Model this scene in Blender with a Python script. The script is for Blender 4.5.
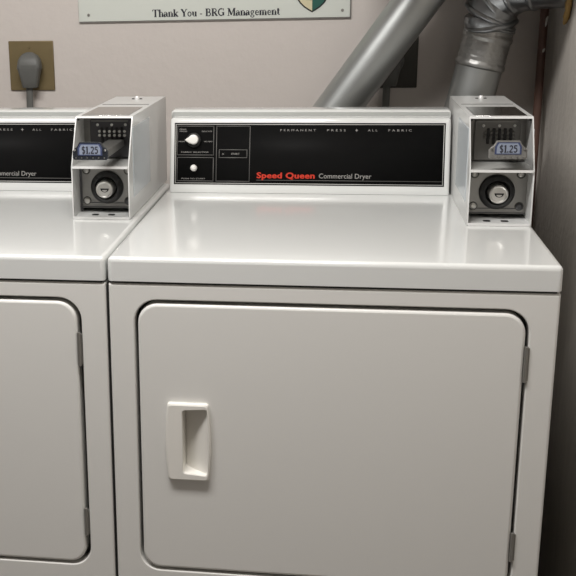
import bpy, bmesh, math
from mathutils import Vector, Matrix
C = bpy.context.scene.collection
for o in list(bpy.data.objects): bpy.data.objects.remove(o)

# ---------------------------------------------------------------- camera
cam_d = bpy.data.cameras.new('camera'); cam = bpy.data.objects.new('camera', cam_d); C.objects.link(cam)
yaw, pitch, roll, F = -0.1636, 0.2726, -0.0184, 1080.13
fw = Vector((math.sin(yaw)*math.cos(pitch), math.cos(yaw)*math.cos(pitch), -math.sin(pitch)))
r0 = Vector((math.cos(yaw), -math.sin(yaw), 0)); u0 = r0.cross(fw)
rr = r0*math.cos(roll) + u0*math.sin(roll); uu = -r0*math.sin(roll) + u0*math.cos(roll)
M3 = Matrix((rr, uu, -fw)).transposed()
cam.matrix_world = Matrix.Translation((0.3585, -1.6019, 1.3125)) @ M3.to_4x4()
cam_d.sensor_width = 36; cam_d.lens = F*36/576
cam_d.shift_x = 120.93/576; cam_d.shift_y = 4.4/576
cam_d.clip_start = 0.02
bpy.context.scene.camera = cam
# ---------------------------------------------------------------- world, light, exposure
W = bpy.data.worlds.new('world'); bpy.context.scene.world = W; W.use_nodes = True
W.node_tree.nodes['Background'].inputs[0].default_value = (1, .97, .95, 1)
W.node_tree.nodes['Background'].inputs[1].default_value = 0.05
vs = bpy.context.scene.view_settings
vs.view_transform = 'Standard'; vs.look = 'None'; vs.gamma = 1; vs.use_curve_mapping = False
vs.exposure = 0.0
LAMP_POS = (-0.18, -0.55, 2.36); LAMP_SIZE = (1.2, 0.28); LAMP_W = 38

# ---------------------------------------------------------------- materials
def mat(name, col, rough=.5, metal=0, bump=None, coat=0, var=None, spec=.5):
    m = bpy.data.materials.new(name); m.use_nodes = True
    nt = m.node_tree; b = nt.nodes['Principled BSDF']
    b.inputs['Base Color'].default_value = (*col, 1)
    b.inputs['Roughness'].default_value = rough; b.inputs['Metallic'].default_value = metal
    b.inputs['Coat Weight'].default_value = coat; b.inputs['Coat Roughness'].default_value = .08
    b.inputs['Specular IOR Level'].default_value = spec
    tc = nt.nodes.new('ShaderNodeTexCoord')
    if var:                                            # (scale, amount, stretch) slow colour variation
        n = nt.nodes.new('ShaderNodeTexNoise'); n.inputs['Scale'].default_value = var[0]; n.inputs['Detail'].default_value = 5
        mp = nt.nodes.new('ShaderNodeMapping'); mp.inputs['Scale'].default_value = var[2]
        nt.links.new(tc.outputs['Object'], mp.inputs[0]); nt.links.new(mp.outputs[0], n.inputs['Vector'])
        cr = nt.nodes.new('ShaderNodeMix'); cr.data_type = 'RGBA'
        cr.inputs[6].default_value = (*[c*(1-var[1]) for c in col], 1); cr.inputs[7].default_value = (*[min(1, c*(1+var[1])) for c in col], 1)
        nt.links.new(n.outputs['Fac'], cr.inputs[0]); nt.links.new(cr.outputs[2], b.inputs['Base Color'])
    if bump:                                           # (scale, strength, distance)
        n = nt.nodes.new('ShaderNodeTexNoise'); n.inputs['Scale'].default_value = bump[0]; n.inputs['Detail'].default_value = 6
        bp = nt.nodes.new('ShaderNodeBump'); bp.inputs['Strength'].default_value = bump[1]; bp.inputs['Distance'].default_value = bump[2]
        nt.links.new(tc.outputs['Object'], n.inputs['Vector'])
        nt.links.new(n.outputs['Fac'], bp.inputs['Height']); nt.links.new(bp.outputs[0], b.inputs['Normal'])
    return m
ENAMEL = mat('white_enamel', (.78, .772, .742), .32, coat=.35, bump=(90, .03, .001))
TOPEN  = mat('white_porcelain_top', (.735, .745, .73), .16, coat=.5)
PLAST  = mat('white_handle_plastic', (.84, .82, .77), .35)
METER  = mat('meter_paint', (.68, .685, .675), .34, coat=.3)
METERP = mat('meter_side_cover', (.55, .59, .62), .25)
SHELFM = mat('meter_inner_sheet', (.38, .38, .365), .4)
PLATEM = mat('brushed_plate', (.55, .54, .53), .16, metal=1)
STEEL  = mat('meter_steel', (.30, .295, .28), .38, metal=.85, var=(40, .2, (1, 1, 1)))
DARKM  = mat('slide_dark_metal', (.10, .10, .105), .35, metal=.6)
BLACK  = mat('black', (.012, .012, .012), .5)
GAP    = mat('dark_interior', (.03, .028, .026), .8)
PANEL  = mat('panel_black', (.008, .008, .008), .5, spec=.04)
LINE   = mat('panel_silver_line', (.14, .137, .13), .4)
LINEB  = mat('panel_bright_line', (.55, .55, .52), .35)
LETTER = mat('panel_lettering', (.33, .32, .305), .5)
RED    = mat('logo_red', (.55, .045, .025), .5, spec=.2)
CHROME = mat('chrome', (.85, .85, .84), .15, metal=1)
WHITEP = mat('knob_white', (.85, .84, .80), .3)
LABEL  = mat('price_label_paper', (.25, .285, .37), .4)
PINM   = mat('coin_pin_metal', (.86, .85, .82), .35, metal=.1)
LABELE = mat('price_label_border', (.05, .065, .14), .4)
CHROME2 = mat('lid_screw_metal', (.88, .88, .87), .3, metal=.2)
INK    = mat('label_ink', (.02, .02, .03), .6)
HINGE  = mat('hinge_metal', (.30, .29, .27), .45, metal=.7)
WALLM  = mat('wall_paint', (.63, .582, .548), .75, bump=(38, .35, .004), var=(3, .04, (1, 1, 1)))
CONC   = mat('concrete_wall', (.50, .47, .43), .85, bump=(60, .5, .004), var=(5, .16, (3, 9, .7)))
FLOORM = mat('floor_vinyl', (.17, .155, .14), .5, var=(6, .1, (1, 1, 1)))
CEILM  = mat('ceiling_paint', (.72, .70, .67), .8)
GALV   = mat('galvanised_duct', (.43, .445, .44), .42, metal=.9, bump=(14, .12, .004), var=(7, .14, (1, 1, 1)))
GALVD  = mat('elbow_duct', (.36, .375, .39), .28, metal=.95, bump=(20, .15, .004))
TAPE   = mat('foil_tape', (.42, .42, .41), .38, metal=.85, bump=(55, .7, .004))
PIPE   = mat('pipe_red_brown', (.125, .068, .052), .55, bump=(60, .4, .002), var=(30, .25, (1, 1, 1)))
PLATEB = mat('outlet_bronze', (.19, .145, .07), .5, metal=.25, var=(25, .15, (1, 1, 1)))
CORD   = mat('grey_cord', (.12, .122, .115), .5)
SIGN   = mat('sign_face', (.66, .69, .64), .4)
SIGNE  = mat('sign_edge', (.20, .19, .18), .6)
CREAM  = mat('shield_cream', (.66, .60, .40), .5)
OLIVE  = mat('shield_olive', (.35, .33, .16), .5)
GREEN  = mat('shield_green', (.015, .10, .075), .5)
TEAL   = mat('shield_teal', (.10, .28, .25), .5)
FOAM   = mat('foam_tan', (.38, .24, .08), .8, bump=(60, .8, .006))
PAINTD = mat('paint_drip', (.7, .68, .64), .6)
LAMPB  = mat('lamp_body', (.8, .8, .78), .4)
GLOW   = bpy.data.materials.new('lamp_diffuser'); GLOW.use_nodes = True
_b = GLOW.node_tree.nodes['Principled BSDF']; _b.inputs['Emission Color'].default_value = (1, .96, .9, 1); _b.inputs['Emission Strength'].default_value = 3

# ---------------------------------------------------------------- helpers
def link(name, bm, m, parent=None, angle=35):
    bmesh.ops.recalc_face_normals(bm, faces=bm.faces)
    me = bpy.data.meshes.new(name); bm.to_mesh(me); bm.free()
    me.materials.append(m)
    for p in me.polygons: p.use_smooth = True
    me.set_sharp_from_angle(angle=math.radians(angle))
    for p in me.polygons:                              # axis-aligned flats stay truly flat
        if max(abs(c) for c in p.normal) > .99999: p.use_smooth = False
    o = bpy.data.objects.new(name, me); C.objects.link(o)
    if parent: o.parent = parent
    return o
def empty(name, loc=(0, 0, 0)):
    o = bpy.data.objects.new(name, None); C.objects.link(o); o.location = loc; return o
def tag(o, label, cat, group=None):
    o['label'] = label; o['category'] = cat
    if group: o['group'] = group
    return o
def struct(o): o['kind'] = 'structure'; return o
def box(bm, lo, hi, bev=0, seg=2):
    vs_ = [bm.verts.new((x, y, z)) for x in (lo[0], hi[0]) for y in (lo[1], hi[1]) for z in (lo[2], hi[2])]
    f = [bm.faces.new([vs_[i] for i in q]) for q in ((0,1,3,2), (4,6,7,5), (0,4,5,1), (2,3,7,6), (0,2,6,4), (1,5,7,3))]
    bmesh.ops.recalc_face_normals(bm, faces=f)
    if bev:
        bmesh.ops.bevel(bm, geom=list({e for g in f for e in g.edges}), offset=bev, segments=seg, profile=.5, affect='EDGES')
    return bm
def loft(bm, rings, cap0=True, cap1=True, closed=True):
    R = [[bm.verts.new(p) for p in r] for r in rings]; n = len(R[0])
    for a, b in zip(R, R[1:]):
        for i in range(n if closed else n-1):
            bm.faces.new((a[i], a[(i+1) % n], b[(i+1) % n], b[i]))
    if cap0: bm.faces.new(R[0])
    if cap1: bm.faces.new(R[-1][::-1])
    return bm
def rrect(x0, x1, z0, z1, r, n=8):
    """rounded rectangle, 2D points; r may be (lower, upper)"""
    rl, ru = r if isinstance(r, tuple) else (r, r)
    out = []
    for cx, cz, q, a in ((x1-ru, z1-ru, ru, 0), (x0+ru, z1-ru, ru, 90), (x0+rl, z0+rl, rl, 180), (x1-rl, z0+rl, rl, 270)):
        for k in range(n+1):
            t = math.radians(a + 90*k/n); out.append((cx + q*math.cos(t), cz + q*math.sin(t)))
    return out
def side_pts(pts, n, k=7):
    """add k points along each straight side of an rrect outline"""
    out = []
    for i in range(4):
        c = pts[i*(n+1):(i+1)*(n+1)]; out += c; a = c[-1]; b = pts[((i+1)*(n+1)) % len(pts)]
        out += [(a[0]+(b[0]-a[0])*j/(k+1), a[1]+(b[1]-a[1])*j/(k+1)) for j in range(1, k+1)]
    return out
def at_y(pts, y): return [(x, y, z) for x, z in pts]
def at_z(pts, z): return [(x, y, z) for x, y in pts]
def cyl(bm, p0, p1, r0, r1=None, n=24):
    return sweep(bm, [p0, p1], [r0, r0 if r1 is None else r1], n)
def sweep(bm, path, rad, n=24):
    path = [Vector(p) for p in path]; rings = []; ref = None
    for i, p in enumerate(path):
        t = (path[min(i+1, len(path)-1)] - path[max(i-1, 0)]).normalized()
        if ref is None: ref = t.orthogonal().normalized()
        ref = (ref - t*ref.dot(t)).normalized(); b = t.cross(ref)
        r = rad[i] if isinstance(rad, (list, tuple)) else rad
        rings.append([p + (ref*math.cos(2*math.pi*k/n) + b*math.sin(2*math.pi*k/n))*r for k in range(n)])
    return loft(bm, rings)
def lathe(bm, prof, origin, axis, n=32):
    """prof: (distance along axis, radius)"""
    o = Vector(origin); a = Vector(axis).normalized(); u = a.orthogonal().normalized(); v = a.cross(u)
    return loft(bm, [[o + a*d + (u*math.cos(2*math.pi*k/n) + v*math.sin(2*math.pi*k/n))*r for k in range(n)] for d, r in prof])
def bez(p, n=10):
    """Catmull-Rom through points"""
    p = [Vector(q) for q in p]; out = []
    for i in range(len(p)-1):
        a = p[max(i-1, 0)]; b = p[i]; c = p[i+1]; d = p[min(i+2, len(p)-1)]
        for k in range(n):
            t = k/n; out.append(.5*((2*b) + (c-a)*t + (2*a-5*b+4*c-d)*t*t + (3*b-a-3*c+d)*t**3))
    out.append(p[-1]); return out
def text(name, s, m, parent, M, w, h, bold=0, depth=.0004, spacing=1, thick=0):
    """lettering fitted to width w and cap height h; M maps text plane (x right, y up, z out) to the parent's space"""
    cu = bpy.data.curves.new('t', 'FONT'); cu.body = s; cu.size = 1; cu.offset = bold; cu.space_character = spacing; cu.extrude = .02
    cu.resolution_u = 3
    t = bpy.data.objects.new('t', cu); C.objects.link(t); dg = bpy.context.evaluated_depsgraph_get()
    me = bpy.data.meshes.new_from_object(t.evaluated_get(dg)); bpy.data.objects.remove(t)
    xs = [v.co.x for v in me.vertices]; x0, x1 = min(xs), max(xs)
    sx = w/(x1-x0); sy = h/.73; zs = depth/.04
    me.transform(M @ Matrix.Diagonal((sx, sy, zs, 1)) @ Matrix.Translation((-x0, 0, .02)))
    if thick:                                          # heavier strokes: shifted copies of the same outlines
        bm = bmesh.new()
        for k, (ax, ay) in enumerate(((-1, 0), (1, 0), (0, 1), (0, -1), (.7, .7), (-.7, -.7))):
            c = me.copy(); c.transform(M @ Matrix.Translation((ax*thick, ay*thick*.6, k*.00001)) @ M.inverted()); bm.from_mesh(c); bpy.data.meshes.remove(c)
        bm.to_mesh(me); bm.free()
    me.materials.clear(); me.materials.append(m)
    o = bpy.data.objects.new(name, me); C.objects.link(o); o.parent = parent
    return o
# serif lettering drawn as thick and thin strokes: (width kind, points...), cap height 1
def arc(cx, cy, rx, ry, a0, a1, n=10): return [(cx+rx*math.cos(math.radians(a0+(a1-a0)*k/n)), cy+ry*math.sin(math.radians(a0+(a1-a0)*k/n))) for k in range(n+1)]
K, N_ = .20, .085                                       # thick and thin stroke widths
def sf(x, y, w=.30): return (N_, [(x-w/2, y), (x+w/2, y)])
GL = {
 'T': (.74, [(N_, [(.02, .96), (.72, .96)]), (K, [(.37, 0), (.37, .98)]), sf(.37, .03), (N_, [(.04, .98), (.04, .76)]), (N_, [(.70, .98), (.70, .76)])]),
 'h': (.60, [(K, [(.14, 0), (.14, 1)]), (K, [(.46, 0), (.46, .48)]), (N_, arc(.30, .46, .16, .19, 0, 150)), sf(.14, .03, .26), sf(.46, .03, .26), (N_, [(.02, .96), (.14, .96)])]),
 'a': (.52, [(K, [(.36, .05), (.36, .5)]), (N_, arc(.22, .48, .15, .16, 0, 160)), (K, arc(.19, .18, .11, .15, 90, 270)), (N_, [(.18, .36), (.36, .42)]), (N_, [(.18, .04), (.36, .12)]), (N_, [(.36, .04), (.50, .05)]), (.13, [(.08, .50), (.13, .50)])]),
 'n': (.60, [(K, [(.14, 0), (.14, .64)]), (K, [(.46, 0), (.46, .48)]), (N_, arc(.30, .46, .16, .19, 0, 150)), sf(.14, .03, .26), sf(.46, .03, .26), (N_, [(.02, .61), (.14, .61)])]),
 'k': (.60, [(K, [(.14, 0), (.14, 1)]), (N_, [(.18, .26), (.48, .62)]), (K, [(.26, .36), (.48, .03)]), sf(.14, .03, .26), sf(.50, .03, .22), sf(.48, .62, .22), (N_, [(.02, .96), (.14, .96)])]),
 'Y': (.74, [(K, [(.10, .97), (.37, .46)]), (N_, [(.64, .97), (.38, .46)]), (K, [(.37, 0), (.37, .50)]), sf(.37, .03), sf(.10, .97, .26), sf(.64, .97, .22)]),
 'o': (.54, [(.12, arc(.26, .32, .18, .28, 0, 360, 20))]),
 'u': (.60, [(K, [(.14, .62), (.14, .18)]), (K, [(.44, .64), (.44, 0)]), (N_, arc(.29, .20, .15, .17, 180, 340)), (N_, [(.02, .61), (.14, .61)]), (N_, [(.34, .61), (.44, .61)]), (N_, [(.44, .03), (.57, .03)])]),
 '-': (.36, [(.12, [(.03, .30), (.29, .30)])]),
 'B': (.70, [(K, [(.17, 0), (.17, 1)]), (.12, arc(.34, .75, .19, .22, -90, 90)), (.13, arc(.36, .27, .23, .245, -90, 90)), (N_, [(.02, .97), (.36, .97)]), (N_, [(.02, .03), (.38, .03)]), (N_, [(.17, .52), (.38, .52)])]),
 'R': (.74, [(K, [(.17, 0), (.17, 1)]), (.12, arc(.36, .74, .20, .23, -90, 90)), (N_, [(.02, .97), (.38, .97)]), (N_, [(.17, .51), (.38, .51)]), (K, [(.36, .50), (.62, .03)]), sf(.17, .03), sf(.66, .03, .16)]),
 'G': (.80, [(.15, arc(.40, .5, .31, .45, 60, 290, 16)), (N_, arc(.40, .5, .31, .45, 290, 330, 4)), (K, [(.64, .05), (.64, .44)]), sf(.62, .45, .28), (N_, [(.66, .98), (.66, .72)])]),
 'M': (.98, [(N_, [(.15, 0), (.15, .98)]), (K, [(.17, .98), (.47, .12)]), (N_, [(.46, .06), (.76, .98)]), (K, [(.80, 0), (.80, 1)]), sf(.14, .03, .24), sf(.81, .03, .30), (N_, [(.02, .97), (.2, .97)]), (N_, [(.76, .97), (.95, .97)])]),
 'g': (.54, [(.11, arc(.24, .43, .14, .18, 0, 360, 18)), (N_, [(.34, .58), (.50, .60)]), (N_, [(.16, .26), (.12, .14), (.20, .08)]), (.10, arc(.26, -.10, .19, .15, 0, 360, 18))]),
 'e': (.50, [(.13, arc(.26, .32, .17, .28, 80, 300, 14)), (N_, arc(.26, .32, .17, .28, 0, 80)), (N_, [(.10, .34), (.44, .34)]), (N_, [(.34, .07), (.44, .14)])]),
 'm': (.90, [(K, [(.14, 0), (.14, .64)]), (K, [(.44, 0), (.44, .48)]), (K, [(.74, 0), (.74, .48)]), (N_, arc(.29, .46, .15, .19, 0, 150)), (N_, arc(.59, .46, .15, .19, 0, 150)), sf(.14, .03, .24), sf(.44, .03, .22), sf(.74, .03, .24), (N_, [(.02, .61), (.14, .61)])]),
 't': (.40, [(K, [(.16, .86), (.16, .14)]), (N_, [(.02, .62), (.34, .62)]), (N_, arc(.25, .14, .10, .11, 180, 340, 6))]),
 '$': (.62, [(.15, arc(.30, .70, .19, .20, 30, 270, 12)), (.15, arc(.30, .27, .19, .22, 90, -150, 12)), (.07, [(.30, -.12), (.30, 1.1)])]),
 '1': (.46, [(K, [(.24, 0), (.24, 1)]), sf(.24, .04, .38), (N_, [(.24, .97), (.06, .82)])]),
 '.': (.28, [(.18, [(.05, .08), (.21, .08)])]),
 '2': (.62, [(.16, arc(.29, .70, .19, .22, 160, -30, 12)), (.12, [(.46, .58), (.10, .12)]), (.16, [(.06, .07), (.54, .07)])]),
 '5': (.60, [(.13, [(.14, .92), (.50, .92)]), (.11, [(.14, .95), (.12, .55)]), (.16, arc(.26, .34, .22, .27, 110, -140, 14))]),
 ' ': (.30, []),
}
def serif(name, s, m, parent, M, w, h, depth=.0004):
    tot = sum(GL[c][0] for c in s); sx = w/tot; x0 = 0; bm = bmesh.new(); lay = 0
    for ch in s:
        for wd, pts in GL[ch][1]:
            P_ = [Vector(p) for p in pts]; L_, R_ = [], []; lay = (lay+1) % 5
            closed = (P_[0]-P_[-1]).length < 1e-6
            for i, p in enumerate(P_):
                a = P_[-2] if closed and i == 0 else P_[max(i-1, 0)]; b = P_[1] if closed and i == len(P_)-1 else P_[min(i+1, len(P_)-1)]
                t = (b-a).normalized(); q = Vector((-t.y, t.x))*wd/2
                L_.append(p+q); R_.append(p-q)
            d = depth + lay*.000006
            for i in range(len(P_)-1):
                quad = (L_[i], L_[i+1], R_[i+1], R_[i])
                lo2 = [bm.verts.new(M @ Vector(((x0+v.x)*sx, v.y*h, 0))) for v in quad]
                hi2 = [bm.verts.new(M @ Vector(((x0+v.x)*sx, v.y*h, d))) for v in quad]
                bm.faces.new(hi2)
                for k in range(4): bm.faces.new((lo2[k], lo2[(k+1) % 4], hi2[(k+1) % 4], hi2[k]))
        x0 += GL[ch][0]
    me = bpy.data.meshes.new(name); bm.to_mesh(me); bm.free(); me.materials.append(m)
    o = bpy.data.objects.new(name, me); C.objects.link(o); o.parent = parent; return o
def frontM(x, z, y): return Matrix(((1, 0, 0, x), (0, 0, -1, y), (0, 1, 0, z), (0, 0, 0, 1)))   # lettering facing the viewer (-Y)
# slanted console face: origin at the lower bezel line
TV = Vector((0, .0250, .1182)).normalized(); NV = Vector((0, -TV.z, TV.y)); PO = Vector((0, .5605, .9319))
def panelM(s, t, out=0.0012):
    p = PO + TV*t + NV*out + Vector((s, 0, 0))
    return Matrix(((1, 0, NV.x, p.x), (0, TV.y, NV.y, p.y), (0, TV.z, NV.z, p.z), (0, 0, 0, 1)))
def pp(s, t, d=0): return PO + TV*t + NV*d + Vector((s, 0, 0))
def pbox(bm, s0, s1, t0, t1, d0, d1):
    v = [bm.verts.new(pp(s, t, d)) for s in (s0, s1) for t in (t0, t1) for d in (d0, d1)]
    for q in ((0,1,3,2), (4,6,7,5), (0,4,5,1), (2,3,7,6), (0,2,6,4), (1,5,7,3)): bm.faces.new([v[i] for i in q])
def pframe(bm, s0, s1, t0, t1, lw, d0, d1):
    pbox(bm, s0, s1, t0, t0+lw, d0, d1); pbox(bm, s0, s1, t1-lw, t1, d0, d1)
    pbox(bm, s0, s0+lw, t0+lw, t1-lw, d0, d1); pbox(bm, s1-lw, s1, t0+lw, t1-lw, d0, d1)

# ---------------------------------------------------------------- structure
XR, YB, XL, YF, ZC = .795, .92, -2.4, -3.0, 2.45
def slab(name, lo, hi, m): return struct(link(name, box(bmesh.new(), lo, hi), m))
slab('floor', (XL-.1, YF-.1, -.1), (XR+.1, YB+.1, 0), FLOORM)
slab('ceiling', (XL-.1, YF-.1, ZC), (XR+.1, YB+.1, ZC+.1), CEILM)
slab('wall_back', (XL, YB, 0), (XR, YB+.1, ZC), WALLM)
slab('wall_right', (XR, YF, 0), (XR+.1, YB+.1, ZC), CONC)
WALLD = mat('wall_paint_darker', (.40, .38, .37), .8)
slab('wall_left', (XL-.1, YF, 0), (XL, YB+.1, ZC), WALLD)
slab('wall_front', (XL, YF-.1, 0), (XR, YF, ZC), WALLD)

slab('shade_block_1', (.40, .50, 1.395), (XR, YB, ZC), WALLM)      # unseen bulkhead added above the ducts to shade the wall behind them

# ---------------------------------------------------------------- ceiling lamp (real fixture, above the picture)
lx, ly, lz = LAMP_POS
lamp = tag(empty('ceiling_light', (lx, ly, ZC)), 'long white fluorescent ceiling fixture above the dryers', 'ceiling light')
link('housing', box(bmesh.new(), (-LAMP_SIZE[0]/2-.03, -LAMP_SIZE[1]/2-.03, -.07), (LAMP_SIZE[0]/2+.03, LAMP_SIZE[1]/2+.03, 0), .01), LAMPB, lamp)
link('diffuser', box(bmesh.new(), (-LAMP_SIZE[0]/2, -LAMP_SIZE[1]/2, -.082), (LAMP_SIZE[0]/2, LAMP_SIZE[1]/2, -.0705), .004), GLOW, lamp)
ld = bpy.data.lights.new('tube_light', 'AREA'); ld.shape = 'RECTANGLE'; ld.size = LAMP_SIZE[0]; ld.size_y = LAMP_SIZE[1]
ld.energy = LAMP_W; ld.color = (1, .975, .95)
lo_ = bpy.data.objects.new('tube_light', ld); C.objects.link(lo_); lo_.parent = lamp; lo_.location = (0, 0, lz-ZC)

# ---------------------------------------------------------------- dryer
DW = .683
def make_dryer():
    root = empty('clothes_dryer')
    # cabinet: front face with an opening, rolled edges, sides, back
    bm = bmesh.new(); n = 8
    op = (.0408, .6412, .3728, .8452)
    def o_(d, y, r=(.033, .037)): return at_y(rrect(op[0]-d, op[1]+d, op[2]-d, op[3]+d, (r[0]+d, r[1]+d), n), y)
    def c_(d, y): return at_y(rrect(.0005+d, DW-.0005-d, .045+d, .8712-d, .002 if d < .004 else .0008, n), y)
    loft(bm, [o_(0, .035), o_(0, .004), o_(.0004, .0018), (o_(.0012, .0004)), o_(.0022, 0),
              c_(.0040, 0), c_(.0018, .0005), c_(.0005, .0018), c_(0, .0040), c_(0, .665)], cap0=True, cap1=True)
    link('cabinet', bm, ENAMEL, root)
    # dark cavity behind the door gap
    link('door_gasket', loft(bmesh.new(), [o_(-.0004, .034), o_(-.0004, .0265), o_(-.012, .0265), o_(-.012, .034)], False, False), BLACK, root)
    # lower seam / toe plinth and feet
    link('plinth', box(bmesh.new(), (.012, .02, .02), (DW-.012, .65, .0455)), GAP, root)
    for x in (.05, DW-.05):
        for y in (.06, .61):
            link('leg', lathe(bmesh.new(), [(0, .02), (.006, .02), (.008, .008), (.022, .008)], (x, y, 0), (0, 0, 1), 16), HINGE, root)
    # top
    bm = bmesh.new()
    def t_(d, z): return at_z(rrect(.0002+d, DW-.0002-d, -.0025+d, .668-d, .007-min(d, .005), 6), z)
    loft(bm, [t_(.004, .8750), t_(.0006, .8752), t_(0, .8758), t_(0, .9065), t_(.0006, .9095), t_(.0022, .9122), t_(.0046, .9136), t_(.0075, .914)])
    link('top_panel', bm, TOPEN, root)
    # lint of dark seal between the top and the cabinet
    link('top_gasket', box(bmesh.new(), (.006, .004, .8712), (DW-.006, .66, .8750)), BLACK, root)
    # added black strip painting in the shadow of the gap to the next machine
    link('gap_shade', box(bmesh.new(), (-.0012, .0042, .05), (.0004, .60, .866)), BLACK, root)
    # door
    HX0, HX1, HZ0, HZ1 = .0890, .1610, .5430, .6765
    hx0, hx1, hz0, hz1 = HX0+.006, HX1-.006, HZ0+.006, HZ1-.006
    D = (.0462, .6362, .3782, .8394)
    bm = bmesh.new()
    def d_(d, y): return at_y(rrect(D[0]+d, D[1]-d, D[2]+d, D[3]-d, (.029-d, .032-d), n), y)
    def h_(y): return at_y(rrect(hx0, hx1, hz0, hz1, .004, n), y)
    loft(bm, [d_(0, .025), d_(0, .0035), d_(.0006, .0014), d_(.002, .0), d_(.0045, -.0008), h_(-.0008), h_(.025)], False, False)
    door = link('door', bm, ENAMEL, root)
    link('door_liner', box(bmesh.new(), (D[0]+.02, .0252, D[2]+.02), (D[1]-.02, .0262, D[3]-.02)), BLACK, door)
    # recessed pull: barrel-outlined plate, wedge-shaped pocket
    bm = bmesh.new(); m_ = 10
    def barrel(d, y):
        pts = side_pts(rrect(HX0+.003+d, HX1-.003-d, HZ0+d, HZ1-d, .004, m_), m_)
        cz = (HZ0+HZ1)/2; cx = (HX0+HX1)/2; hh = (HZ1-HZ0)/2; out = []
        for x, z in pts:
            k = max(0, 1-((z-cz)/hh)**2); s = (x-cx)/((HX1-HX0)/2)
            out.append((x + s*.0046*k, y, z))
        return out
    px0, px1, pz0, pz1 = .1165, .1560, .5535, .6680
    def pocket(x0, x1, z0, z1, yl, yr, r=.005):
        pts = side_pts(rrect(x0, x1, z0, z1, r, m_), m_)
        return [(x, yl + (yr-yl)*((x-x0)/(x1-x0))**.8, z + (.0035*(1-(x-x0)/(x1-x0)) if z < (z0+z1)/2 else -.003*(1-(x-x0)/(x1-x0)))) for x, z in pts]
    loft(bm, [barrel(0, -.0006), barrel(0, -.005), barrel(.0008, -.0075), barrel(.003, -.009),
              pocket(px0-.0012, px1+.001, pz0-.0015, pz1+.0012, -.009, -.009), pocket(px0, px1, pz0, pz1, -.0078, -.0078),
              pocket(px0+.0006, px1-.001, pz0+.001, pz1-.001, .0235, -.004)], False, True)
    link('handle', bm, PLAST, door)
    for z0, z1 in ((.7325, .7885), (.4300, .4795)):
        bm = bmesh.new()
        cyl(bm, (.6388, -.0012, z0), (.6388, -.0012, z1), .0030, n=14)
        box(bm, (.6390, .0004, z0+.002), (.6437, -.0010, z1-.002), .0003, 1)
        link('hinge', bm, HINGE, door)
    # console
    bm = bmesh.new()
    prof = [(.5555, .9145), (.5560, .9200), (.5572, .9240)]
    base = [PO + TV*t for t in (-.006, .1240)]
    prof += [(base[0].y-.0012, base[0].z), (base[1].y-.0012, base[1].z)]
    prof += [(.5877, 1.0588), (.5890, 1.0606), (.5915, 1.0614), (.6040, 1.0616), (.6120, 1.0618), (.6122, 1.0630), (.6035, 1.0722), (.6045, 1.0748), (.6090, 1.0763), (.6200, 1.0765), (.640, 1.0768), (.660, 1.0762), (.668, 1.0742), (.672, 1.070), (.673, 1.060), (.673, .9145)]
    cy, cz = .615, .985
    def ring(x, d):
        out = []
        for y, z in prof:
            out.append((x, y - d*math.copysign(1, y-cy)*(1 if abs(y-cy) > .02 else 0), z if z < .92 else z - d*min(1, (z-.92)/.05)))
        return out
    CX0, CX1 = .0105, .5680
    loft(bm, [ring(CX0, .0055), ring(CX0+.0009, .0028), ring(CX0+.0028, .0009), ring(CX0+.0058, 0), ring(CX1-.0058, 0), ring(CX1-.0028, .0009), ring(CX1-.0009, .0028), ring(CX1, .0055)])
    con = link('control_console', bm, ENAMEL, root)
    con.data.materials[0] = TOPEN
    bm = bmesh.new(); pbox(bm, .0200, .5575, -.0015, .1228, -.0006, .0015)
    link('control_panel', bm, PANEL, con)
    bm = bmesh.new(); pframe(bm, .0222, .5553, .0006, .1203, .0013, .0015, .0021)
    link('panel_border', bm, LINEB, con)
    bm = bmesh.new()
    for a in ((.0255, .1010, .0575, .1168), (.0255, .1010, .0050, .0535), (.1058, .1745, .0050, .1168), (.1115, .1690, .0525, .0695)):
        pframe(bm, *a, .0012, .0015, .0019)
    pbox(bm, .1880, .5530, .0078, .0088, .0015, .0019)
    link('panel_ruling', bm, LINE, con)
    T = lambda s, x, t, w, h, m=LETTER, **k: text('lettering', s, m, con, panelM(x, t, .0015), w, h, **k)
    for s, x, w in (('PERMANENT', .2345, .0705), ('PRESS', .3275, .0365), ('ALL', .4075, .0185), ('FABRIC', .4475, .0450)):
        T(s, x, .1065, w, .0042, spacing=1.7)
    bm = bmesh.new()                                    # four-pointed star between the words
    c = (.3855, .1086)
    star = [pp(c[0] + (.0034 if k % 2 == 0 else .0011)*math.cos(k*math.pi/4), c[1] + (.0034 if k % 2 == 0 else .0011)*math.sin(k*math.pi/4), .0016) for k in range(8)]
    loft(bm, [star, [p + NV*.0003 for p in star]]); link('star_mark', bm, LETTER, con)
    T('Commercial Dryer', .3135, .0130, .1030, .0100)
    T('Speed Queen', .1895, .0125, .1150, .0118, RED, depth=.0006, spacing=1.05, thick=.0008)
    for s, x, t, w in (('PERM', .0305, .1085, .013), ('PRESS', .0305, .1045, .015), ('DELICATE', .0760, .1045, .0205), ('HIGH', .0285, .0840, .012), ('NO HEAT', .0810, .0840, .0170),
                       ('FABRIC SELECTOR', .0345, .0625, .0560), ('PUSH TO START', .0355, .0090, .0490)):
        T(s, x, t, w, .0026)
    T('START', .1365, .0590, .0170, .0036); T('o', .1180, .0590, .0036, .0040)
    dial = link('selector_dial', lathe(bmesh.new(), [(0, .0150), (.004, .0148), (.006, .0135), (.0065, .010)], pp(.0600, .0880, .0015), NV), BLACK, con)
    bm = bmesh.new()                                    # white teardrop pointer, tip to the left
    def tear(k, d):
        out = []
        for i in range(32):
            a = 2*math.pi*i/32; r = .0098*k
            x, t = r*math.cos(a), r*math.sin(a)
            if x < 0: x *= 1.0 + .85*max(0, 1-abs(t)/r)**1.2; 
            out.append(pp(.0605+x, .0885+t - (.0012 if x < -.008 else 0), d))
        return out
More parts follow.
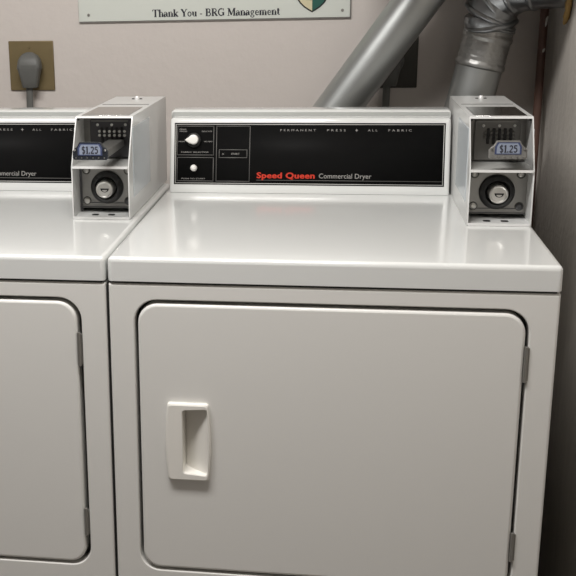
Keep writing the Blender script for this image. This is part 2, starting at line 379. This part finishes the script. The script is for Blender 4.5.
    loft(bm, [tear(.9, .0075), tear(1, .009), tear(1, .013), tear(.9, .0155), tear(.6, .0165)])
    link('selector_pointer', bm, WHITEP, con)
    link('start_button', lathe(bmesh.new(), [(0, .0065), (.006, .0068), (.010, .0062), (.0125, .0042), (.0135, .001)], pp(.0610, .0315, .0015), NV, 24), WHITEP, con)
    return root

def make_meter(root, ox, oy, slide_out):
    """coin meter; local x 0..w, y back, z up"""
    w = .1062; oz = .9148
    mt = empty('coin_meter', (ox, oy, oz)); mt.parent = root
    side = [(0, 0), (.002, .0945), (.050, .1785), (.054, .1800), (.419, .1800), (.424, .1775), (.425, .170), (.425, 0)]
    t = .0021
    # shell: back block with the front part left open
    bm = bmesh.new()
    for x0, x1 in ((0, t), (w-t, w)):                   # side walls
        loft(bm, [[(x0, y, z) for y, z in side], [(x1, y, z) for y, z in side]])
    link('side_wall', bm, METER, mt).data.name = 'side_walls'
    bm = bmesh.new()
    box(bm, (t, .002, .0), (w-t, .420, .0026))          # floor sheet
    link('base_flange', bm, METER, mt)
    bm = bmesh.new()                                    # top, from the front lip to the back
    loft(bm, [[(x, y, z) for y, z in ((.0490, .1765), (.050, .1785), (.054, .1800), (.419, .1800), (.424, .1775), (.425, .170), (.423, .168), (.414, .1775), (.056, .1775), (.0510, .1762))] for x in (t, w-t)])
    box(bm, (t, .4225, .0026), (w-t, .4250, .170))
    link('lid', bm, METER, mt)
    bm = bmesh.new()
    loft(bm, [[(x, y, z) for y, z in ((-.0005, .0915), (-.0005, .0955), (.095, .0955), (.095, .0915))] for x in (t, w-t)])
    link('shelf', bm, SHELFM, mt)
    bm = bmesh.new(); box(bm, (t, -.0012, .0918), (w-t, -.0004, .0962)); link('front_lip', bm, LIPM, mt); bm = bmesh.new(); box(bm, (t, -.0010, -.0004), (w-t, .0015, .0042)); link('front_lip', bm, LIPM, mt)
    for x in (.0045, w-.0045):
        link('screw', lathe(bmesh.new(), [(0, .0022), (.003, .0018)], (x, .0535, .1735), (0, -1, 0), 10), BLACK, mt)
    # lid insert of polished steel with a raised lighter seam behind it
    bm = bmesh.new(); box(bm, (.009, .0585, .1801), (w-.009, .202, .1808), .0003, 1); link('lid_plate', bm, PLATEM, mt)
    bm = bmesh.new(); box(bm, (.006, .252, .1800), (w-.006, .254, .1806)); link('lid_seam', bm, GAP, mt)
    for dx in (.0, .008, -.008):
        s = link('screw', lathe(bmesh.new(), [(0, .0048 if dx == 0 else .0034), (.0035 if dx == 0 else .001, .0046 if dx == 0 else .0030), (.0062 if dx == 0 else .0015, .0025 if dx == 0 else .002)], (.0550+dx, .365, .180), (0, 0, 1), 16), CHROME2 if dx == 0 else BLACK, mt)
    for x0, x1 in ((-.0012, 0), (w, w+.0012)):          # covers let into both sides
        bm = bmesh.new(); box(bm, (x0, .040, .034), (x1, .212, .160), .0002, 1); link('side_cover', bm, METERP, mt)
    # lower recess
    bm = bmesh.new(); box(bm, (t, .055, .010), (w-t, .057, .0915)); low = link('lock_plate', bm, STEEL, mt)
    bm = bmesh.new(); box(bm, (t, .0535, .0110), (w-t, .0549, .0125)); box(bm, (t+.0003, .0540, .0026), (.0068, .0549, .0900)); link('plate_fold', bm, DARKM, low)
    for x in (.030, .060):
        bm = bmesh.new(); loft(bm, [at_z(rrect(x, x+.0125, .020, .034, .0040, 4), .0027), at_z(rrect(x, x+.0125, .020, .034, .0040, 4), .0030)]); link('slot', bm, BLACK, mt)
    c = (.0538, .0490)
    link('lock_ring', lathe(bmesh.new(), [(0, .0305), (.003, .0305), (.0060, .0290), (.0120, .0240), (.0130, .0215), (.006, .0185), (.002, .0170)], (c[0], .055, c[1]), (0, -1, 0), 40), BLACK, mt).data.materials[0] = RING
    lk = link('lock_cylinder', lathe(bmesh.new(), [(0, .0165), (.024, .0165), (.0268, .0158), (.028, .0142), (.0270, .0122), (.0266, .0120)], (c[0], .055, c[1]), (0, -1, 0), 36), LOCKM, mt)
    bm = bmesh.new(); yk = .0283                        # D-shaped keyhole
    half = [(c[0]+.0008+.0080*math.cos(a), c[1]+.0020+.0072*math.sin(a)) for a in [math.pi+math.pi*k/12 for k in range(13)]]
    loft(bm, [[(x, yk, z) for x, z in half], [(x, yk-.0004, z) for x, z in half]]); link('keyhole', bm, BLACK, lk)
    half2 = [(c[0]+.0008+.0045*math.cos(a), c[1]-.0006+.0034*math.sin(a)) for a in [math.pi+math.pi*k/12 for k in range(13)]]
    bm = bmesh.new(); loft(bm, [[(x, yk-.0005, z) for x, z in half2], [(x, yk-.0008, z) for x, z in half2]]); link('key_post', bm, LOCKM, lk)
    for x, z, r, m in ((.0150, .0800, .0050, LOCKM), (.0930, .0800, .0050, LOCKM), (.0150, .0235, .0060, LOCKM), (.0930, .0235, .0065, DARKM)):
        link('screw', lathe(bmesh.new(), [(0, r), (.0022, r*.95), (.0038, r*.5)], (x, .055, z), (0, -1, 0), 18), m, mt)
    bm = bmesh.new(); box(bm, (.0068, .0535, .0190), (w-.006, .0549, .0202)); link('plate_crease', bm, DARKM, low)
    for x, z in ((.0150, .0800), (.0930, .0800), (.0150, .0235), (.0930, .0235)):
        link('screw_washer', lathe(bmesh.new(), [(0, .0078), (.0008, .0076)], (x, .055, z), (0, -1, 0), 18), WASHM, low)
    # upper recess: back plate, coin chute face with slots
    bm = bmesh.new(); box(bm, (t, .104, .0955), (w-t, .106, .1765)); link('back_plate', bm, STEEL, mt)
    bm = bmesh.new()
    loft(bm, [at_y(rrect(.0155, .0930, .098, .1700, .005, 4), .104), at_y(rrect(.0155, .0930, .098, .1700, .005, 4), .0965), at_y(rrect(.0165, .0920, .099, .1690, .004, 4), .0955)])
    face = link('coin_face', bm, DARKM if slide_out else FACEM, mt)
    bm = bmesh.new(); box(bm, (.018, .0945, .1650), (.088, .0955, .1670)); link('face_rim', bm, STEEL, face)
    for x in (.0300, .0570, .0830):
        link('rivet', lathe(bmesh.new(), [(0, .0027), (.0015, .0024), (.0024, .001)], (x, .0955, .1590), (0, -1, 0), 14), PINM, face)
    xs = (.0385, .0480, .0575, .0670, .0765)
    for x in xs:
        bm = bmesh.new(); box(bm, (x-.0024, .0925, .1270), (x+.0024, .0954, .1545), .0006, 1); link('coin_slot', bm, BLACK, face)
    for x in [.0338] + [a+.00475 for a in xs]:
        for z in (.1470, .1395):
            link('coin_pin', lathe(bmesh.new(), [(0, .0027), (.0035, .0025), (.0050, .0012)], (x, .0955, z), (0, -1, 0), 12), PINM if slide_out else STEEL, face)
    # slide
    sl = empty('coin_slide', (.0535 if slide_out else .0590, -.0720 if slide_out else -.010, .1345 if slide_out else .1320)); sl.parent = mt
    L = .1755 if slide_out else .105                    # distance back to the face
    bm = bmesh.new()
    pts = [(-.0310, -.0135), (-.0280, -.0160), (.0280, -.0160), (.0310, -.0135), (.0310, -.0010), (.0270, .0040), (.0235, .0060), (.0185, .0145), (-.0185, .0145), (-.0235, .0060), (-.0270, .0040), (-.0310, -.0010)]
    def sc(k, y): return [(x*k, y, z*k) for x, z in pts]
    loft(bm, [sc(1, .006), sc(1, .001), sc(.95, 0)]); body = link('slide_plate', bm, SLIDEM if slide_out else FACEM, sl)
    bm = bmesh.new()
    y1 = .0720+.0955 if slide_out else .1055
    box(bm, (-.0020, .006, -.0150), (.0270, y1-.001, -.0015), .0012, 1); link('slide_arm', bm, STEEL, sl)
    bm = bmesh.new(); lp = [(-.0215, -.0080), (.0215, -.0080), (.0215, .0050), (.0175, .0122), (-.0175, .0122), (-.0215, .0050)]
    loft(bm, [[(x, .0, z) for x, z in lp], [(x, -.0008, z) for x, z in lp]]); link('price_label', bm, LABELE, sl)
    bm = bmesh.new(); lp = [(x*.86, z*.84+.0003) for x, z in lp]
    loft(bm, [[(x, -.0008, z) for x, z in lp], [(x, -.0011, z) for x, z in lp]]); link('price_label', bm, LABEL, sl)
    serif('price_lettering', '$1.25', INK, sl, frontM(-.0145, -.0048, -.0011), .0295, .0125)
    bm = bmesh.new()
    for k in range(6): lathe(bm, [(0, .0014), (.0012, .0012)], (-.0250+.010*k, 0, -.0123), (0, -1, 0), 10)
    link('pin_row', bm, STEEL, sl)
    for x in (-.0265, .0262):
        link('slide_stud', lathe(bmesh.new(), [(0, .0022), (.0015, .002), (.0026, .001)], (x, 0, .0010), (0, -1, 0), 12), CHROME if slide_out else STEEL, sl)
    return mt
LIPM  = mat('meter_lip_paint', (.74, .74, .73), .3, coat=.4)
RING  = mat('lock_ring_rubber', (.035, .035, .035), .4)
LOCKM = mat('lock_metal', (.62, .61, .58), .3, metal=.8)
FACEM = mat('coin_face_grey', (.20, .195, .185), .4, metal=.2)
WASHM = mat('washer_metal', (.09, .088, .08), .45, metal=.5)
SLIDEM = mat('slide_blue_black', (.035, .04, .05), .25, metal=.4)

d1 = make_dryer(); d1.location = (0, 0, 0)
def copy_tree(o, parent=None):
    c = o.copy(); C.objects.link(c); c.parent = parent
    for ch in list(o.children): copy_tree(ch, c)
    return c
d2 = copy_tree(d1); d2.location = (-.6868, 0, 0)
for ch in d2.children:
    if ch.name.startswith('door') and 'gasket' not in ch.name: ch.location.x = -.0022   # this door hangs slightly to one side
make_meter(d1, .5725, .2730, False)
make_meter(d2, .6868-.1233, .2785, True)
tag(d1, 'white commercial dryer on the right with its coin slide pushed in', 'dryer', 'coin-operated dryers side by side')
tag(d2, 'white commercial dryer on the left with its coin slide pulled out', 'dryer', 'coin-operated dryers side by side')

# ---------------------------------------------------------------- sign on the back wall
sg = tag(empty('wall_sign', (-.2523, YB, 1.2455)), 'pale sign with black thank-you line and green and cream shield on the back wall', 'sign')
sg.rotation_euler = (0, -.0044, 0)
link('sign_board', box(bmesh.new(), (0, -.005, 0), (.6199, -.0002, .30), .0008, 1), SIGN, sg)
bm = bmesh.new(); box(bm, (0, -.0052, -.0018), (.6215, -.0002, -.0002)); box(bm, (.6200, -.0052, -.0002), (.6214, -.0002, .30)); link('sign_edge', bm, SIGNE, sg)
for x in (.0235, .6030):
    for z in (.0150, .285):
        link('screw', lathe(bmesh.new(), [(0, .0034), (.0015, .003)], (x, -.005, z), (0, -1, 0), 14), HINGE, sg)
# shield
def shield(s):
    half = [(0, -.0000), (.008, .0045), (.018, .0110), (.0275, .0200), (.0345, .0310), (.0380, .0450), (.0390, .0620), (.0385, .0800), (.026, .0780), (.012, .0810), (0, .0860)]
    out = [(x*s, z) for x, z in half]; return out
sx, sz = .5360, .0115
h = shield(1)
full = h + [(-x, z) for x, z in h[::-1] if x > 0]
bm = bmesh.new(); loft(bm, [[(sx+x, -.0050, sz+z) for x, z in full], [(sx+x, -.0056, sz+z) for x, z in full]]); link('shield_outline', bm, BLACK, sg)
def half_shield(sign, m, name):
    c = [(0, .0035)] + [(x*.91, .0035+z*.93) for x, z in h[1:-1]] + [(0, .082)]
    pts = [(sx+sign*x, sz+z) for x, z in c]
    b = bmesh.new(); loft(b, [[(x, -.0056, z) for x, z in pts], [(x, -.0060, z) for x, z in pts]]); return link(name, b, m, sg)
half_shield(-1, CREAM, 'shield_half'); half_shield(1, GREEN, 'shield_half')
bm = bmesh.new(); pts = [(-.0300, .0290), (-.0010, .0260), (-.0010, .0330), (-.0320, .0360)]
loft(bm, [[(sx+x, y, sz+z) for x, z in pts] for y in (-.0060, -.0063)]); link('shield_band', bm, OLIVE, sg)
bm = bmesh.new(); pts = [(.0080, .0340), (.0180, .0330), (.0260, .0400), (.0240, .0480), (.0100, .0460)]
loft(bm, [[(sx+x, y, sz+z) for x, z in pts] for y in (-.0060, -.0063)]); link('shield_mark', bm, TEAL, sg)
serif('lettering', 'Thank You - BRG Management', INK, sg, frontM(.1730, .0078, -.0050), .2920, .0165)

# ---------------------------------------------------------------- outlets and plugs
OUTD = mat('outlet_shaded', (.035, .033, .025), .5)  # outlet bronze darkened: the shade behind the duct is put into the colour
def outlet(x0, label, pm=PLATEB, z0=1.0920):
    o = tag(empty('wall_outlet', (x0, YB, z0)), label, 'outlet', 'dryer outlets on the back wall')
    link('cover_plate', box(bmesh.new(), (0, -.005, 0), (.1085, -.0002, .1145), .002, 2), pm, o)
    link('socket', lathe(bmesh.new(), [(0, .029), (.0025, .029), (.003, .027)], (.0500, -.005, .060), (0, -1, 0), 32), HINGE, o).data.materials[0] = CORD
    for z in (.022, .100):
        link('screw', lathe(bmesh.new(), [(0, .0035), (.0015, .003)], (.050, -.005, z), (0, -1, 0), 12), PLATEB, o)
    return o
outlet(-.4255, 'square bronze outlet plate below the left end of the sign', z0=1.0895)
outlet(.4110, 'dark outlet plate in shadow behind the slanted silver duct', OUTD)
def plug(x, label, end):
    o = tag(empty('power_cord', (x, YB-.009, 1.15)), label, 'power cord', 'dryer power cords')
    bm = bmesh.new()
    def sec(z, hw, y0, y1, r):   # horizontal sections of the angled plug body
        return [(px, -py, z) for px, py in rrect(-hw, hw, y0, y1, r, 4)]
    loft(bm, [sec(.0255, .010, .004, .018, .004), sec(.022, .018, .001, .026, .006), sec(.012, .0250, 0, .032, .008), sec(.000, .0270, 0, .035, .008), sec(-.004, .0275, 0, .035, .008),
              sec(-.012, .0255, 0, .035, .008), sec(-.030, .0215, .001, .033, .008), sec(-.048, .0185, .003, .030, .007), sec(-.052, .0160, .005, .028, .006)])
    link('plug', bm, CORD, o)
    bm = bmesh.new(); loft(bm, [[(px*1.03, -py-.0005, z) for px, py in rrect(-k, k, 0.0, .0350, .008, 4)] for z, k in ((-.006, .0275), (-.009, .0268))], True, True); link('plug_ridge', bm, CORD, o)
    bm = bmesh.new()
    rings = []
    for p in bez([(-.003, -.016, -.050), (-.004, -.017, -.10), (-.005, -.020, -.20), (-.01, -.04, -.45), (.0, -.08, -.70), (end/2, -.14, -.86), (end, -.225, -.90)], 6):
        rings.append([(p.x+.0082*math.cos(a)*(1 if abs(math.cos(a)) > .3 else .9), p.y+.0045*math.sin(a), p.z) for a in [2*math.pi*k/14 for k in range(14)]])
    loft(bm, rings); link('cord', bm, CORD, o)
    return o
plug(-.3700, 'grey three-prong plug and flat cord hanging from the left bronze outlet', .06)
plug(.4560, 'grey plug and cord hanging in shadow behind the slanted silver duct', -.08)

# ---------------------------------------------------------------- ducts
dk = tag(empty('vent_duct', (-.25, .80, 0)), 'straight silver dryer duct slanting up to the right between sign and upright duct', 'duct')
def P(x, y, z): return (x+.25, y-.80, z)
a = Vector((.3500, .80, 1.0640)); dirv = Vector((.1570, 0, .2200)).normalized()
lowp = a - dirv*1.03; upp = a + dirv*.402
bm = bmesh.new(); sweep(bm, [P(*lowp), P(*upp)], .0465, 48); link('straight_pipe', bm, GALV, dk, 60)
bm = bmesh.new(); q = a - dirv*1.01
pts = bez([q, q-dirv*.06, (-.285, .78, .13), (-.30, .72, .115), (-.30, .668, .115)], 6); sweep(bm, [P(*p) for p in pts], .050, 40); link('elbow', bm, GALVD, dk, 60)
bm = bmesh.new()
lathe(bm, [(0, .0470), (.001, .0478), (.003, .0478), (.004, .0470)], P(*(a - dirv*.35)), dirv, 48); link('seam_ring', bm, GALV, dk)

dv = tag(empty('vent_duct', (.45, .80, 0)), 'upright taped silver duct with a segmented elbow turning into the right wall', 'duct')
def Q(p): p = Vector(p); return p - Vector((.45, .80, 0))
b0 = Vector((.6270, .80, 1.0865)); b1 = Vector((.6560, .80, 1.2214)); bd = (b1-b0).normalized()
bm = bmesh.new()
pts = bez([(.585, .690, .125), (.585, .74, .130), (.585, .80, .20), (.585, .80, .60), b0 - bd*.3, b0, b1], 6)
sweep(bm, [Q(p) for p in pts], .0485, 48); link('straight_pipe', bm, GALV, dv, 60)
bm = bmesh.new(); m0 = b0 + bd*.058
prof = []
for i in range(24):
    t = i/23; r = .0498 + .0006*math.sin(i*2.3)
    if i in (0, 23): r = .0490
    if i in (1, 2, 3, 18, 19, 20): r = .0520
    if i in (4, 17): r = .0495
    prof.append((t*.078, r))
lathe(bm, prof, Q(m0), bd, 48); link('foil_tape', bm, TAPE, dv, 60)
bm = bmesh.new()
lathe(bm, [(0, .0490), (.002, .0520), (.005, .0525), (.007, .0505), (.010, .0525), (.012, .0520), (.014, .049)], Q(b1), bd, 48); link('clamp_ring', bm, GALVD, dv, 60)
# segmented elbow: straight gores between crimped rings
cen = [b1+bd*.010, Vector((.6540, .797, 1.254)), Vector((.6680, .788, 1.286)), Vector((.6960, .767, 1.307)), Vector((.7320, .742, 1.315)), Vector((.7930, .708, 1.318))]
for i in range(len(cen)-1):
    bm = bmesh.new(); A_, B_ = Q(cen[i]), Q(cen[i+1]); dd = (B_-A_).normalized()
    r = .0525; L_ = (B_-A_).length
    lathe(bm, [(-.010, r-.006), (-.006, r-.001), (-.003, r+.003), (.001, r+.0035), (.004, r+.002), (.006, r-.0005), (L_-.006, r+.0005), (L_+.004, r-.003)], A_, dd, 48)
    link('elbow_segment', bm, GALVD, dv, 50)

# ---------------------------------------------------------------- foam collar where the duct meets the wall
bm = bmesh.new()
nA = 26; rings = []
for k in range(nA+1):                                  # ragged strip following the near edge of the hole
    a_ = math.radians(118 + (262-118)*k/nA); kk = .0075*min(1, .25+(nA-k)/6, .25+k/3)*(1+.12*math.sin(k*1.9))
    p = Vector((0, .060*math.cos(a_), .085*math.sin(a_))); o_ = p.normalized()
    rings.append([p + Vector((-.006*math.cos(t)-.001, 0, 0))*(kk/.0075) + o_*kk*math.sin(t) for t in [2*math.pi*j/10 for j in range(10)]])
loft(bm, rings)
fo = link('foam_collar', bm, FOAM); fo.location = (XR-.0060, .728, 1.318)
tag(fo, 'curved yellow-brown foam strip beside the duct hole in the right wall', 'foam seal')

# ---------------------------------------------------------------- corner pipe
pi_ = tag(empty('standpipe', (.7735, .86, 0)), 'thin reddish brown upright pipe in the corner beside the concrete wall', 'pipe')
link('pipe', cyl(bmesh.new(), (0, 0, 0), (.001, 0, ZC), .0088, n=20), PIPE, pi_)
for z, l, x in ((1.235, .022, .003), (1.175, .008, .0015)):
    bm = bmesh.new(); sweep(bm, [(x, -.0082, z-l/2), (x+.001, -.0088, z-l/4), (x+.002, -.0088, z+l/4), (x+.004, -.0080, z+l/2)], [.0008, .0022, .0024, .001], 8); link('paint_drip', bm, PAINTD, pi_)
